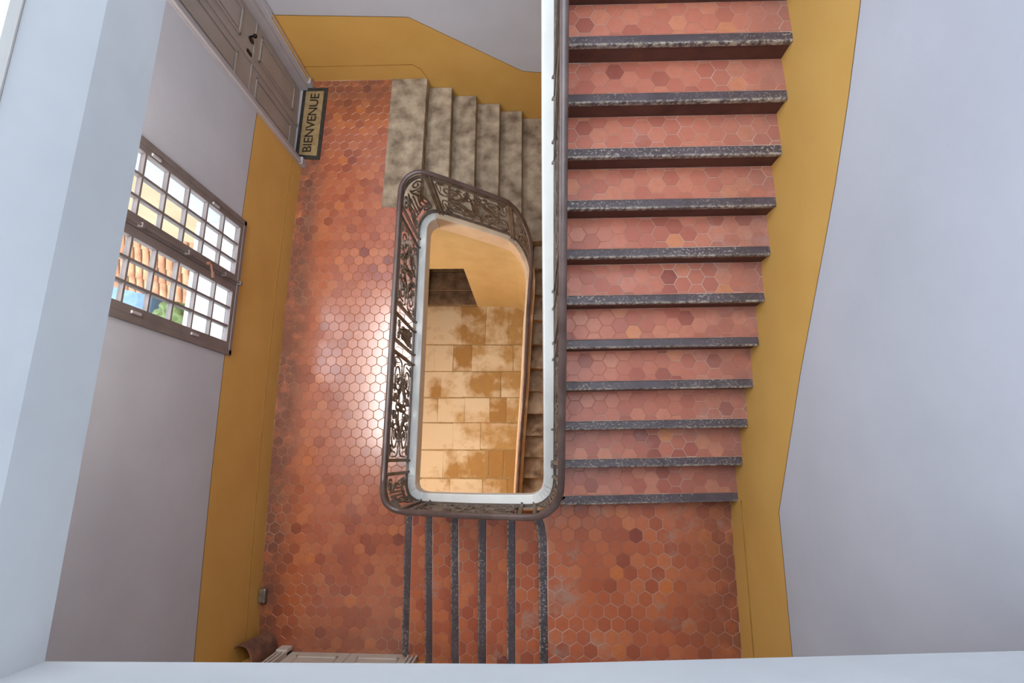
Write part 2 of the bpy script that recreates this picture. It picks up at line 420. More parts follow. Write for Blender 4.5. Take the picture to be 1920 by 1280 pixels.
# ------------------------------------------------------------------ flights
def ribbon(mb, path, wid, z0, z1):            # flat board following a plan path, `wid` to its left
    lf = []
    for i, p in enumerate(path):
        a = path[max(0, i-1)]; b = path[min(len(path)-1, i+1)]
        dx, dy = b[0]-a[0], b[1]-a[1]; l = math.hypot(dx, dy); lf.append((p[0]-dy/l*wid, p[1]+dx/l*wid))
    rs = [[(p[0], p[1], z0), (q[0], q[1], z0), (q[0], q[1], z1), (p[0], p[1], z1)] for p, q in zip(path, lf)]
    mb.rings(rs)
def edge_attr(o, n):
    a = o.data.attributes.new('edge', 'FLOAT', 'POINT'); a.data.foreach_set('value', [1., 0., 0., 1.]*n)
NB = .042                                      # nosing depth
# bottom flight, six risers, climbing towards +x
fb = tag(empty('stair_flight', (-1.35, -1.2, 0)), 'short terracotta flight with dark nosings from the landing up to the corner', 'stairs')
nx0 = [-1.347, -1.104, -.815, -.523, -.24, .038]       # nosing fronts by the railing
nx1 = [-1.322, -1.046, -.765, -.498, -.230, .054]      # by the front wall
for k in range(6):
    z = (k+1)*R; xa, xb_ = nx0[k], nx1[k]
    na = nx0[k+1] if k < 5 else xa+.15; nb = nx1[k+1] if k < 5 else xb_+.15
    yr = -.50
    m_ = MB(); m_.prism([(xa+.018, yr), (xb_+.018, YF), (nb+.03, YF), (na+.03, yr)], z-R-.14, z-.003)
    st = m_.build('step', M['grout_stair'], fb)
    m_ = MB(); m_.prism([(xa+.012, yr), (xb_+.012, YF), (xb_+.022, YF), (xa+.022, yr)], z-R, z-NB)
    m_.build('riser', M['tile_stair'], st)
    wdt = .076
    path = [(xb_, YF+.001), (xa, yr-.12), (xa, yr)]
    if k == 0: path = [(xb_+.05, YF+.02), (xb_+.012, YF+.05), (xb_, YF+.11), (xa, yr-.14), (xa+.004, yr-.06), (xa+.022, yr-.015), (xa+.06, yr+.02)]
    if k == 5: path = [(xb_, YF+.001), (xa+.005, yr-.2), (xa-.012, yr-.09), (xa-.035, yr-.03), (xa-.06, yr)]
    m_ = MB(); ribbon(m_, path, -wdt, z-NB, z+.002)
    edge_attr(m_.build('nosing', M['nosing'], st, bevel=.010), len(path))
    if k < 5:
        def side(p, q, sgn):                   # half plane left/right of line p->q
            a, b = (q[1]-p[1]), -(q[0]-p[0]); c = a*p[0]+b*p[1]
            return (a*sgn, b*sgn, c*sgn)
        planes = [side((xb_+wdt+.004, YF), (xa+wdt+.004, yr), -1), side((nb+.01, YF), (na+.01, yr), 1), (0, -1, -YF-.004), (0, 1, yr)]
        fld = hex_field(xa, nb+.05, YF, yr, True, planes, (xa+wdt+.062+random.uniform(-.02, .02), random.uniform(0, .1)))
        lay_tiles(fld, z, True, M['tile_corner'], st, 'tile')

# right flight climbing towards +y
fr = tag(empty('stair_flight', (.9, -.35, L1)), 'long terracotta flight with dark worn nosings climbing along the ochre right wall', 'stairs')
NST = 13
T = .301
for k in range(1, NST+1):
    z = L1+k*R
    yw = -.346+(k-1)*T; yr = yw-.046*(1-(k-1)/10.)
    wd = .072
    xa = .155-.004*k; xw0 = xr(yw)
    last = k == NST
    nyw, nyr = (yw+T, yr+T) if not last else (YB-.032, YB-.032)
    m_ = MB(); m_.prism([(xa, yr+.02), (xw0-.001, yw+.02), (xw0-.001, nyw+.03), (xa, nyr+.03)], z-R-.16, z-.003)
    st = m_.build('step', M['grout_stair'], fr)
    m_ = MB(); m_.prism([(xa, yr+.012), (xw0-.001, yw+.012), (xw0-.001, yw+.024), (xa, yr+.024)], z-R, z-NB)
    m_.build('riser', M['riser'], st)
    path = [(xa, yr), (xw0-.001, yw)]
    if k == 1: path = [(xa+.03, yr+.10), (xa+.036, yr+.05), (xa+.06, yr+.018), (xa+.11, yr), (xw0-.001, yw)]
    m_ = MB(); ribbon(m_, path, wd, z-NB, z+.002)
    edge_attr(m_.build('nosing', M['nosing'], st, bevel=.010), len(path))
    s_ = (yw-yr)/(xw0-xa)
    planes = [(s_, -1, s_*xa-yr-wd-.003), (-s_, 1, -s_*xa+nyr+.010), (-1, 0, -xa), (1, 0, xw0-.004)]
    if last: planes[1] = (0, 1, 4.2)
    fld = hex_field(xa, xw0, yr, nyr if not last else 4.2, False, planes, (.25+random.uniform(0, .1), yr+wd+.10+random.uniform(-.02, .02)))
    lim = None if 4 < k < 12 else 0
    lay_tiles(fld, z, False, M['tile_stair'], st, 'tile', lim, (lambda t: 0) if lim == 0 else None)

# upper stone flight descending from the landing towards +x
ft = tag(empty('stair_flight', (-.8, 3.8, -.87)), 'worn grey stone flight going down beside the back wall', 'stairs')
for i in range(1, 6):
    z = -i*R; x0 = -1.386+.307*(i-1)-.03; x1 = -1.386+.307*i if i < 5 else 1.67
    m_ = MB()
    ybk = YB-.002
    m_.prism([(x0, 2.91), (x1, 2.91), (x1, ybk), (x0, ybk)], z-.24, z)
    m_.build('step' if i < 5 else 'corner_slab', M['stone_step'], ft, bevel=.014)
# lower stone flight below the long one
fl = tag(empty('stair_flight', (.8, 1.2, -2.6)), 'brown stone flight at the bottom of the stairwell beneath the tiled flight', 'stairs')
for n in range(1, 13):
    z = -.87-n*R; y1 = 2.89-.32*(n-1)+.018; y0 = 2.89-.32*n
    m_ = MB(); xa = -.02-.085*(2.5-y0)*.95
    m_.prism([(xa, y0), (xr(y1)-.001, y0), (xr(y1)-.001, y1), (xa+.027, y1)], z-.4, z)
    m_.build('step', M['stone_step'], fl, bevel=.012)

# ------------------------------------------------------------------ railing path
def arc(c, rad, a0, a1, n=9): return [(c[0]+rad*math.cos(math.radians(a0+(a1-a0)*i/n)), c[1]+rad*math.sin(math.radians(a0+(a1-a0)*i/n))) for i in range(n+1)]
plan = []                                      # (x, y), keys of z
plan += [(-.245, -.75), (-.232, -.45), (-.185, .2), (-.115, 1.05), (-.07, 1.85), (-.035, 2.25)]
plan += [(-.028, 2.40), (-.04, 2.52), (-.075, 2.62), (-.13, 2.71), (-.2, 2.775), (-.3, 2.82)]
plan += [(-.6, 2.855), (-.9, 2.885), (-1.10, 2.90)]
plan += [(-1.17, 2.90), (-1.24, 2.885), (-1.30, 2.845), (-1.345, 2.785), (-1.367, 2.71), (-1.37, 2.63)]
plan += [(-1.37, 1.6), (-1.37, .6), (-1.372, -.12)]
plan += [(-1.37, -.22), (-1.345, -.31), (-1.295, -.385), (-1.225, -.432), (-1.14, -.455)]
plan += [(-.6, -.44), (-.05, -.415)]
plan += [(.03, -.405), (.10, -.37), (.15, -.315), (.176, -.25), (.182, -.17)]
plan += [(.172, .6), (.160, 1.4), (.150, 2.2), (.143, 3.0)]
def tread_z(i):
    x, y = plan[i]
    if i <= 5: return -.87+(y-2.89)*(R/.32)+.02
    if i <= 14: return None
    if i <= 24: return .06
    if i <= 30: return .174+(x+1.35)/.283*R+.05
    if i >= 36: return 1.218+(y+.35)/T*R+.05
    return None
zk = [tread_z(i) for i in range(len(plan))]
zk[6] = -1.06; zk[8] = -.82; zk[11] = -.47; zk[14] = .02; zk[15] = .05
zk[23] = .06; zk[24] = .07; zk[28] = .31; zk[25] = None
# arc length parameter
S = [0.]
for a, b in zip(plan, plan[1:]): S.append(S[-1]+math.hypot(b[0]-a[0], b[1]-a[1]))
known = [(S[i], zk[i]) for i in range(len(plan)) if zk[i] is not None]
def at(s):
    s = max(0., min(S[-1]-1e-6, s))
    for i in range(len(S)-1):
        if s <= S[i+1]: break
    t = (s-S[i])/(S[i+1]-S[i]); a, b = plan[i], plan[i+1]
    return Vector((a[0]+(b[0]-a[0])*t, a[1]+(b[1]-a[1])*t, lerp_keys(known, s)))
def nrm(s):                                    # horizontal unit normal, pointing out of the well
    d = at(s+.03)-at(s-.03); d.z = 0; d.normalize(); return Vector((d.y, -d.x, 0))
H = .93                                        # rail height
samples = []
s = 0.
while s < S[-1]:
    samples.append(s); s += .045
samples.append(S[-1])
rail = tag(empty('stair_railing', at(S[20])), 'ornate brown cast-iron railing with scroll panels and dark handrail around the stairwell', 'railing')
def sweep(name, mat, prof, s0, s1, parent, smooth=True, step=.045, bevel=0):
    n = max(2, int((s1-s0)/step)+1); mb = MB(); rs = []
    for i in range(n+1):
        ss = s0+(s1-s0)*i/n; p = at(ss); nn = nrm(ss)
        rs.append([p+nn*a+Vector((0, 0, b)) for a, b in prof])
    mb.rings(rs); return mb.build(name, mat, parent, smooth, bevel=bevel)
ell = [(.008+.025*math.cos(a), H+.020*math.sin(a)) for a in [k*math.pi/6 for k in range(12)]]
sweep('handrail', M['handrail'], ell, 0, S[-1], rail)
sq = lambda w_, z0, z1: [(-w_, z0), (w_, z0), (w_, z1), (-w_, z1)]
sweep('top_bar', M['iron'], sq(.010, H-.075, H-.060), 0, S[-1], rail, False)
sweep('bottom_bar', M['iron'], sq(.013, .02, .04), 0, S[-1], rail, False)

# scrollwork in (u, v) panel coordinates
def spiral(c, r0, a0, turns, sg, r1=.18, n=30):
    pts = []
    for i in range(n+1):
        t = i/n; a = math.radians(a0)+sg*turns*2*math.pi*t; r = r0*(1-t*(1-r1))
        pts.append((c[0]+r*math.cos(a), c[1]+r*math.sin(a)))
    return pts
def bez(p0, p1, p2, p3, n=14):
    return [tuple((1-t)**3*a+3*(1-t)**2*t*b+3*(1-t)*t*t*c+t**3*d for a, b, c, d in zip(p0, p1, p2, p3)) for t in [i/n for i in range(n+1)]]
def mirror(cs, mu, mv): return [[(p[0]*mu, p[1]*mv) for p in c] for c in cs]
def long_panel(L, Hh):
    a, b = L/2, Hh/2; cs = []
    k = min(1., L/1.0)
    q = []
    c = (a-.20*k, b*.5)
    q.append((spiral(c, .165*k, -60, 1.75, -1, .12, 40), .0075))
    q.append((bez((c[0]+.165*k*.5, c[1]-.165*k*.87), (a-.02, .02), (a-.01, b*.3), (a-.012, b*.8)), .006))
    q.append((bez((a-.20*k, .03), (a-.33*k, -.02), (a-.4*k, .1), (.10*k, b*.62)), .0085))
    q.append((spiral((.105*k, b*.62-.085*k), .085*k, 90, 1.5, 1, .15, 26), .0075))
    q.append((spiral((a-.43*k, b*.72), .06*k, -100, 1.3, 1, .2, 20), .006))
    q.append((bez((a-.43*k, b*.72-.06*k), (a-.36*k, b*.4), (a-.3*k, b*.2), (a-.22*k, .05)), .006))
    q.append((spiral((.20*k, b*.20), .05*k, 180, 1.2, -1, .2, 18), .006))
    q.append((bez((.0, .03), (.05*k, .12), (.02*k, .2), (.0, b*.55)), .008))
    q.append((spiral((a-.06*k, b-.05), .03*k, 0, 1.2, 1, .2, 14), .005))
    for (fu, fv, rr, a_, sg) in ((.36, .84, .042, 200, 1), (.60, .13, .034, 20, -1), (.30, .40, .030, 120, 1), (.52, .52, .036, 250, -1), (.80, .90, .028, 160, 1), (.14, .86, .030, 300, -1)):
        q.append((spiral((a*fu, b*fv), rr*k, a_, 1.25, sg, .2, 16), .0045))
        q.append((bez((a*fu+rr*k*math.cos(math.radians(a_)), b*fv+rr*k*math.sin(math.radians(a_))), (a*fu+.06*k, b*fv-.02), (a*fu+.02*k, b*fv*.6), (a*(fu+.1), b*fv*.45), 8), .0042))
    for mu in (1, -1):
        for mv in (1, -1):
            for pts, w_ in q: cs.append(([(p[0]*mu, p[1]*mv) for p in pts], w_))
    # leaf and flower at the middle
    for sg in (1, -1): cs.append((bez((-.02*k, -b*.35*sg), (-.09*k, -.03), (.08*k, .05), (.02*k, b*.35*sg)), .011))
    cs.append((spiral((0, 0), .04*k, 0, 1., 1, .9, 16), .007))
    return cs
def fan_panel(L, Hh):
    a, b = L/2, Hh/2; cs = []; k = min(1., a/.14)
    for mu in (1, -1):
        cs.append(([(p[0]*mu, p[1]) for p in spiral((a*.52, b-.11), .42*a, 200, 1.6, 1, .12, 30)], .008))
        cs.append(([(p[0]*mu, p[1]) for p in spiral((a*.55, -b+.09), .36*a, 160, 1.5, -1, .15, 26)], .008))
        cs.append(([(p[0]*mu, p[1]) for p in bez((a*.1, b-.11), (a*.05, b*.3), (a*.7, b*.1), (a*.78, -b+.16))], .009))
        for j in range(3):
            f = .12+.24*j
            cs.append(([(p[0]*mu, p[1]) for p in bez((a*f*.7, b*.38), (a*f*1.4, b*.1), (a*f*.4, -b*.15), (a*f, -b*.5))], .009))
        cs.append(([(p[0]*mu, p[1]) for p in bez((a*.1, -b*.55), (a*.4, -b*.62), (a*.7, -b*.55), (a*.8, -b*.45))], .007))
    cs.append((spiral((0, -b*.62), .035, 0, 1, 1, .9, 14), .008))
    return cs
V0, V1 = .055, H-.085
def weld_curve(mb, pts, w_, s0, sgn, slope_pts=None, dep=.007):
    """pts in (s, v) -> flat iron ribbon lying in the railing plane"""
    rs = []; n = len(pts)
    for i in range(n):
        a = pts[max(0, i-1)]; b = pts[min(n-1, i+1)]
        du, dv = b[0]-a[0], b[1]-a[1]; l = math.hypot(du, dv) or 1; nu, nv = -dv/l*w_, du/l*w_
        ring = []
        for (ou, ov, od) in ((nu, nv, -dep), (nu, nv, dep), (-nu, -nv, dep), (-nu, -nv, -dep)):
            ss = pts[i][0]+ou; p = at(ss); ring.append(p+nrm(ss)*od+Vector((0, 0, pts[i][1]+ov)))
        rs.append(ring)
    mb.rings(rs)
def panel(s0, s1, kind):
    L = s1-s0; Hh = V1-V0; c = ((s0+s1)/2, (V0+V1)/2)
    fr_ = MB(); g = .016
    for pts in ([(s0+g, V0+.02), (s1-g, V0+.02)], [(s0+g, V1-.02), (s1-g, V1-.02)], [(s0+g, V0+.02), (s0+g, V1-.02)], [(s1-g, V0+.02), (s1-g, V1-.02)]):
        n = max(2, int(math.hypot(pts[1][0]-pts[0][0], pts[1][1]-pts[0][1])/.06))
        weld_curve(fr_, [(pts[0][0]+(pts[1][0]-pts[0][0])*i/n, pts[0][1]+(pts[1][1]-pts[0][1])*i/n) for i in range(n+1)], .005, 0, 1)
    f = fr_.build('panel_frame', M['iron'], rail)
    sc = MB()
    for pts, w_ in (long_panel(L-.05, Hh-.05) if kind == 'long' else fan_panel(L-.05, Hh-.05)):
        weld_curve(sc, [(c[0]+p[0], c[1]+p[1]) for p in pts], w_, 0, 1)
    sc.build('scrollwork', M['iron'], f)
def bar(s):
    m_ = MB(); p = at(s); nn = nrm(s); d = Vector((-nn.y, nn.x, 0))
    def ring(z, a, b): return [p+nn*x*a+d*y*b+Vector((0, 0, z)) for x, y in ((-1, -1), (1, -1), (1, 1), (-1, 1))]
    m_.rings([ring(-.06, .014, .012), ring(H-.02, .014, .012)])
    b_ = m_.build('upright', M['iron'], rail)
    m_ = MB()
    q = p-nn*.026
    m_.rings([[p+nn*.012+d*y*.012+Vector((0, 0, z)) for y, z in ((-1, -.02), (1, -.02), (1, .03), (-1, .03))], [q+d*y*.012+Vector((0, 0, z)) for y, z in ((-1, -.03), (1, -.03), (1, .0), (-1, .0))]])
    m_.build('foot_bracket', M['iron'], b_)
def s_of(i, t=0.): return S[i]+(S[i+1]-S[i])*t if t else S[i]
def s_left(y): return S[20]+(2.63-y)           # on the straight run beside the landing
marks = []                                     # list of (s0,s1,kind); bars at the ends
def run(a, b, kinds, gap=.115):
    """kinds: list of (length weight, kind) filling a..b, each panel between a pair of uprights"""
    tot = sum(k[0] for k in kinds); avail = (b-a)-gap*(len(kinds)-1); s = a
    for i, (wt, kd) in enumerate(kinds):
        l = avail*wt/tot
        panel(s, s+l, kd); bar(s); bar(s+l); s += l+gap
run(s_left(2.62)-.42, s_left(2.55)-.0, [(1, 'fan')])
run(s_left(2.44), s_left(1.52), [(1, 'long')])
run(s_left(1.405), s_left(1.135), [(1, 'fan')])
run(s_left(1.02), s_left(-.04), [(1, 'long')])
s_bl = s_left(-.16)
run(s_bl, S[28]-.02, [(1, 'fan')])
run(S[28]+.09, S[30]-.05, [(1, 'long')])
run(S[30]+.06, S[35]+.02, [(1, 'fan')])
run(S[35]+.13, S[-1]-.05, [(1, 'long'), (.3, 'fan'), (1, 'long'), (.3, 'fan'), (.6, 'long')])
run(S[11]-.02, S[14]+.0, [(1, 'long')])
run(S[7]-.1, S[10]+.06, [(1, 'fan')])
run(.05, S[7]-.22, [(1, 'long'), (.3, 'fan'), (1, 'long'), (.3, 'fan')])

# strings (the plaster edges the railing stands on)
t1 = sweep('trim_1', M['curb'], [(-.090, -.26), (.03, -.26), (.03, 0), (-.09, 0)], S[15]+.02, S[-1], None, False, bevel=.012)
tag(t1, 'white plaster curb edging the stairwell under the iron railing', kind='structure')
t2 = sweep('trim_2', M['string_stone'], [(-.075, -.36), (.055, -.36), (.055, 0), (-.075, 0)], 0, S[15]+.03, None, False, bevel=.012)
tag(t2, 'pale stone string under the railing of the descending stone stairs', kind='structure')

# ------------------------------------------------------------------ ground floor hall
mb = MB(); mb.box((-3.3, YF-.3, GROUND-.2), (1.9, YB+.3, GROUND-.012))
gf = tag(mb.build('floor_hall', M['mortar']), 'hall floor of ochre and whitish flagstones at the foot of the stairwell', kind='structure')
rows = [(573, []), (646, []), (696, []), (745, []), (792, []), (843, []), (896, []), (955, [])]
cuts = [[722, 775, 865, 911, 954, 1010, 1080], [735, 815, 850, 885, 962, 1030], [760, 828, 867, 939, 990, 1060], [740, 820, 871, 918, 950, 1010, 1070],
        [730, 790, 850, 900, 985, 1050], [750, 830, 858, 917, 945, 1000, 1060], [720, 790, 843, 905, 951, 1020]]
for j in range(7):
    ya, yb_ = rows[j][0], rows[j+1][0]
    cs = [640]+cuts[j]+[1140]
    for i in range(len(cs)-1):
        a = un(cs[i], ya, GROUND); b = un(cs[i+1], yb_, GROUND)
        g = .009
        x0, x1 = a.x+g, b.x-g; y1, y0 = a.y-g, b.y+g
        x0 = max(x0, xl(0)+.05); x1 = min(x1, 1.7)
        if x1-x0 < .08: continue
        jit = lambda: random.uniform(-.012, .012)
        z = GROUND+random.uniform(-.004, .004)
        m_ = MB(); m_.prism([(x0+jit(), y0+jit()*.5), (x1+jit(), y0+jit()*.5), (x1+jit(), y1+jit()*.5), (x0+jit(), y1+jit()*.5)], GROUND-.05, z)
        m_.build('flagstone', M['flag'], gf, bevel=.008)
# ochre wall below the stone stairs, with the doorway, then following the string
YH = 2.87
mb = MB()
DW = (-2.06, -1.085, -1.85)                    # doorway x0 x1 head
for (xa, xb_, z0, z1) in ((-3.3, DW[0], GROUND, -.30), (DW[0], DW[1], DW[2], -.30)):
    mb.box((xa, YH, z0), (xb_, YH+.35, z1))
# right of the doorway: follows the string into the lower flight
path = [(DW[1], YH)]+[(-.55, YH), (-.38, 2.855), (-.26, 2.82), (-.17, 2.76), (-.11, 2.68), (-.075, 2.58), (-.07, 2.45), (-.11, 1.85), (-.155, 1.05), (-.225, .2), (-.29, -.8)]
def top_at(p):
    best = min(((at(s_)-Vector((p[0], p[1], at(s_).z))).length, at(s_).z) for s_ in [S[15]*i/80 for i in range(81)])
    return best[1]-.34
rs = []
for i, p in enumerate(path):
    a = path[max(0, i-1)]; b = path[min(len(path)-1, i+1)]; d = Vector((b[0]-a[0], b[1]-a[1], 0)).normalized(); nn = Vector((-d.y, d.x, 0))
    q = Vector((p[0], p[1], 0))+nn*.16; zt = top_at(p) if i else -.30
    rs.append([(p[0], p[1], GROUND), (q.x, q.y, GROUND), (q.x, q.y, zt), (p[0], p[1], zt)])
tag(mb.build('wall_hall', M['ochre_stone']), 'ochre limewashed wall with a dark doorway below the stone stairs', kind='structure')
mb = MB(); mb.rings(rs)
tag(mb.build('wall_hall_side', M['ochre_stone']), 'ochre wall curving from the hall doorway under the lower stone stairs', kind='structure')
# passage behind the doorway
mb = MB()
mb.box((DW[0]-.12, YH+.36, GROUND), (DW[0]-.02, 4.0, -1.6)); mb.box((DW[1]+.02, YH+.36, GROUND), (DW[1]+.12, 4.0, -1.6)); mb.box((DW[0]-.12, 4.0, GROUND), (DW[1]+.12, 4.1, -1.6))
pas = tag(mb.build('wall_passage', M['dark_stone']), 'dark brown stone passage behind the hall doorway', kind='structure')
for j in range(5):
    x = DW[0]+.01; n = 0
    while x < DW[1]-.02:
        wdt = random.uniform(.22, .42); x2 = min(x+wdt, DW[1]-.01)
        if DW[1]-x2 < .1: x2 = DW[1]-.01
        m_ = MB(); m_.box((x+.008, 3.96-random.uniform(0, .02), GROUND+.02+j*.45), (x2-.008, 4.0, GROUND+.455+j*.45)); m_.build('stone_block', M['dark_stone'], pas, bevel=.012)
        x = x2
for i, (ya, yb_) in enumerate(((2.9, 3.2), (3.2, 3.6), (3.6, 3.95))):
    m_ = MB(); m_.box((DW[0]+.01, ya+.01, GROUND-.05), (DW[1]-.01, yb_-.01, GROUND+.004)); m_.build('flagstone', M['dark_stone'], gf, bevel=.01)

# ------------------------------------------------------------------ upper landing seen at the picture's rim
ZU0, ZU1, ZU2 = 4.37, 4.61, 4.82
mb = MB()
XE, YE = -1.395, -.58
def slab_ring(z, off):
    return [(xl(0)-.02, YF, z), (1.76, YF, z), (1.76, YE+.105+off, z), (0, YE+.024+off, z), (XE+off, YE+off, z), (XE+off+.03, 2.9, z), (xl(0)-.02, 2.9, z)]
mb.hexa(slab_ring(ZU0, 0), slab_ring(ZU1, .010)); mb.hexa(slab_ring(ZU1, .010), slab_ring(ZU2, -.016))
us = tag(mb.build('floor_upper_landing', [M['slab_plaster']]), 'thick white plastered edge of the upper landing above the stairwell', kind='structure')
mb = MB()
pts = [(XE-.20, YE-.2), (1.76, YE-.1), (1.76, YE+.092), (0, YE+.012), (XE-.012, YE-.012), (XE+.02, 2.9), (XE-.17, 2.9)]
mb.prism(pts, ZU2, ZU2+.05)
mb.build('curb', M['curb'], us, bevel=.01)

# ------------------------------------------------------------------ baseboards
BB = .25
def board_prof(mb, pts, out, zf, z0=-.002, z1=BB, t=.006):
    mb.rings([[(x-ox*.005, y-oy*.005, zb+z0), (x+ox*t, y+oy*t, zb+z0), (x+ox*t, y+oy*t, zb+z1), (x-ox*.005, y-oy*.005, zb+z1)] for (x, y), (ox, oy), zb in zip(pts, out, zf)])
def skirting(name, runs, label):
    mb = MB(); gr = MB()
    for pts, out, zf in runs:
        board_prof(mb, pts, out, zf); board_prof(gr, pts, out, zf, BB, BB+.007, .0065)
    o = tag(mb.build(name, M['yellow']), label, kind='structure'); gr.build('dark_strip', M['dark_strip'], o)
yy = [YF+.001+i*(3.55-YF)/18 for i in range(19)]
skirting('baseboard_left', [([(xl(y), y) for y in yy], [(1, 0)]*19, [0]*19), ([(xl(4.78), 4.78), (xl(YB), YB-.001)], [(1, 0)]*2, [0]*2)], 'low ochre skirting along the window wall')
yy = [YF+.001, -1.2, -.36, -.33]
skirting('baseboard_right', [([(xr(y), y) for y in yy], [(-1, 0)]*4, [L1]*4)], 'low ochre skirting on the corner landing')
skirting('baseboard_back', [([(-2.9, YB), (-2.2, YB), (-1.52, YB), (-1.43, YB), (-1.38, YB)], [(0, -1)]*5, [0, 0, 0, -.08, -.24])], 'low ochre skirting along the back wall of the landing')

# ------------------------------------------------------------------ left door (double, taupe)
d1 = tag(empty('door_1', (-3.03, 4.17, 0)), 'tall taupe double door with panels and black lock beside the doormat', kind='structure')
def pbox(name, a, b, mat, parent, bev=.004):
    m_ = MB(); m_.box(a, b); return m_.build(name, mat, parent, bevel=bev)
XD = -3.035                                    # face of the leaves
for (ya, yb_) in ((3.66, 4.135), (4.14, 4.66)):
    lf = pbox('door_leaf', (XD-.04, ya, .01), (XD, yb_, 2.55), M['door'], d1, .003)
    for (z0, z1) in ((.17, 1.02), (1.40, 2.40)):
        y0, y1 = ya+.10, yb_-.09
        m_ = MB()                              # raised moulding frame of the panel
        for q in (((XD, y0, z0), (XD+.014, y0+.025, z1)), ((XD, y1-.025, z0), (XD+.014, y1, z1)), ((XD, y0, z0), (XD+.014, y1, z0+.025)), ((XD, y0, z1-.025), (XD+.014, y1, z1))): m_.box(*q)
        m_.build('panel_moulding', M['door'], lf, bevel=.004)
        pbox('door_panel', (XD, y0+.05, z0+.05), (XD+.008, y1-.05, z1-.05), M['door'], lf, .006)
    pbox('lock_rail', (XD, ya+.02, 1.12), (XD+.010, yb_-.02, 1.14), M['door'], lf, .003)
pbox('meeting_strip', (XD-.01, 4.115, .01), (XD+.018, 4.16, 2.55), M['door'], d1, .006)
m_ = MB()
for (cy, cz, ry, rz, x1) in ((4.36, 1.20, .028, .05, .012),):
    ring = [(cy+ry*math.cos(k*math.pi/8), cz+rz*math.sin(k*math.pi/8)) for k in range(16)]
    m_.rings([[(XD, a, b) for a, b in ring], [(XD+x1, a, b) for a, b in ring]])
lk = m_.build('lock_plate', M['black'], d1, bevel=.003)
m_ = MB(); ring = [(.022*math.cos(k*math.pi/6), .022*math.sin(k*math.pi/6)) for k in range(12)]
m_.rings([[(XD+x, 4.40+a*f, 1.21+b*f) for a, b in ring] for x, f in ((0, .4), (.03, .4), (.036, 1), (.055, 1.1), (.066, .7))])
m_.build('door_knob', M['black'], d1, smooth=True)
pbox('latch_plate', (XD, 4.175, 1.17), (XD+.016, 4.215, 1.25), M['black'], d1, .003)
# casing: profiled strips on the wall and the reveal lining
for (y0, y1, nm) in ((3.555, 3.64, 0), (4.70, 4.775, 1)):
    cs_ = pbox('casing', (-3.06, y0, 0), (-2.905, y1, 2.75), M['door_trim'], d1, .006)
    yo = y0 if nm == 0 else y1-.022
    pbox('casing_bead', (-2.92, yo, 0), (-2.882, yo+.022, 2.77), M['door_trim'], cs_, .006)
    pbox('plinth_block', (-2.92, y0-.006, 0), (-2.872, y1+.006, .10), M['door_trim'], cs_, .006)
pbox('door_lining', (XD-.03, 3.64, 0), (-2.94, 3.665, 2.6), M['door_trim'], d1, .003)
pbox('door_lining', (XD-.03, 4.655, 0), (-2.94, 4.705, 2.6), M['door_trim'], d1, .003)
pbox('head_casing', (-3.06, 3.555, 2.60), (-2.90, 4.775, 2.76), M['door_trim'], d1, .006)
pbox('threshold', (-3.2, 3.62, -.02), (-2.93, 4.72, .006), M['door_trim'], d1, .003)

# front wall double door
d2 = tag(empty('door_2', (-1.88, YF, 0)), 'pale grey panelled double door under the upper landing', kind='structure')
xm = (D2[0]+D2[1])/2
for (xa, xb_) in ((D2[0]+.001, xm-.003), (xm+.003, D2[1]-.001)):
    lf = pbox('door_leaf', (xa, YF-.06, .002), (xb_, YF+.004, 2.42), M['door_pale'], d2, .003)
    for (z0, z1) in ((.12, .85), (1.1, 2.25)):
        m_ = MB(); x0, x1 = xa+.09, xb_-.09
        for q in (((x0, YF-.004, z0), (x0+.028, YF+.012, z1)), ((x1-.028, YF-.004, z0), (x1, YF+.012, z1)), ((x0, YF-.004, z0), (x1, YF+.012, z0+.028)), ((x0, YF-.004, z1-.028), (x1, YF+.012, z1))): m_.box(*q)
        m_.build('panel_moulding', M['door_pale'], lf, bevel=.004)
for sg, xe in ((-1, D2[0]), (1, D2[1])):
    cs_ = pbox('casing', (min(xe, xe+sg*.10), YF-.1, 0), (max(xe, xe+sg*.10), YF+.035, 2.58), M['door_pale'], d2, .006)
    for t in (.0, .045, .085):
        xx = xe+sg*t; pbox('casing_bead', (min(xx, xx+sg*.022), YF+.035, .14), (max(xx, xx+sg*.022), YF+.055, 2.58), M['door_pale'], cs_, .006)
    xx = xe; pbox('plinth_block', (min(xx, xx+sg*.115), YF, 0), (max(xx, xx+sg*.115), YF+.065, .14), M['door_pale'], cs_, .008)
pbox('head_casing', (D2[0]-.1, YF-.1, 2.42), (D2[1]+.1, YF+.035, 2.6), M['door_pale'], d2, .006)

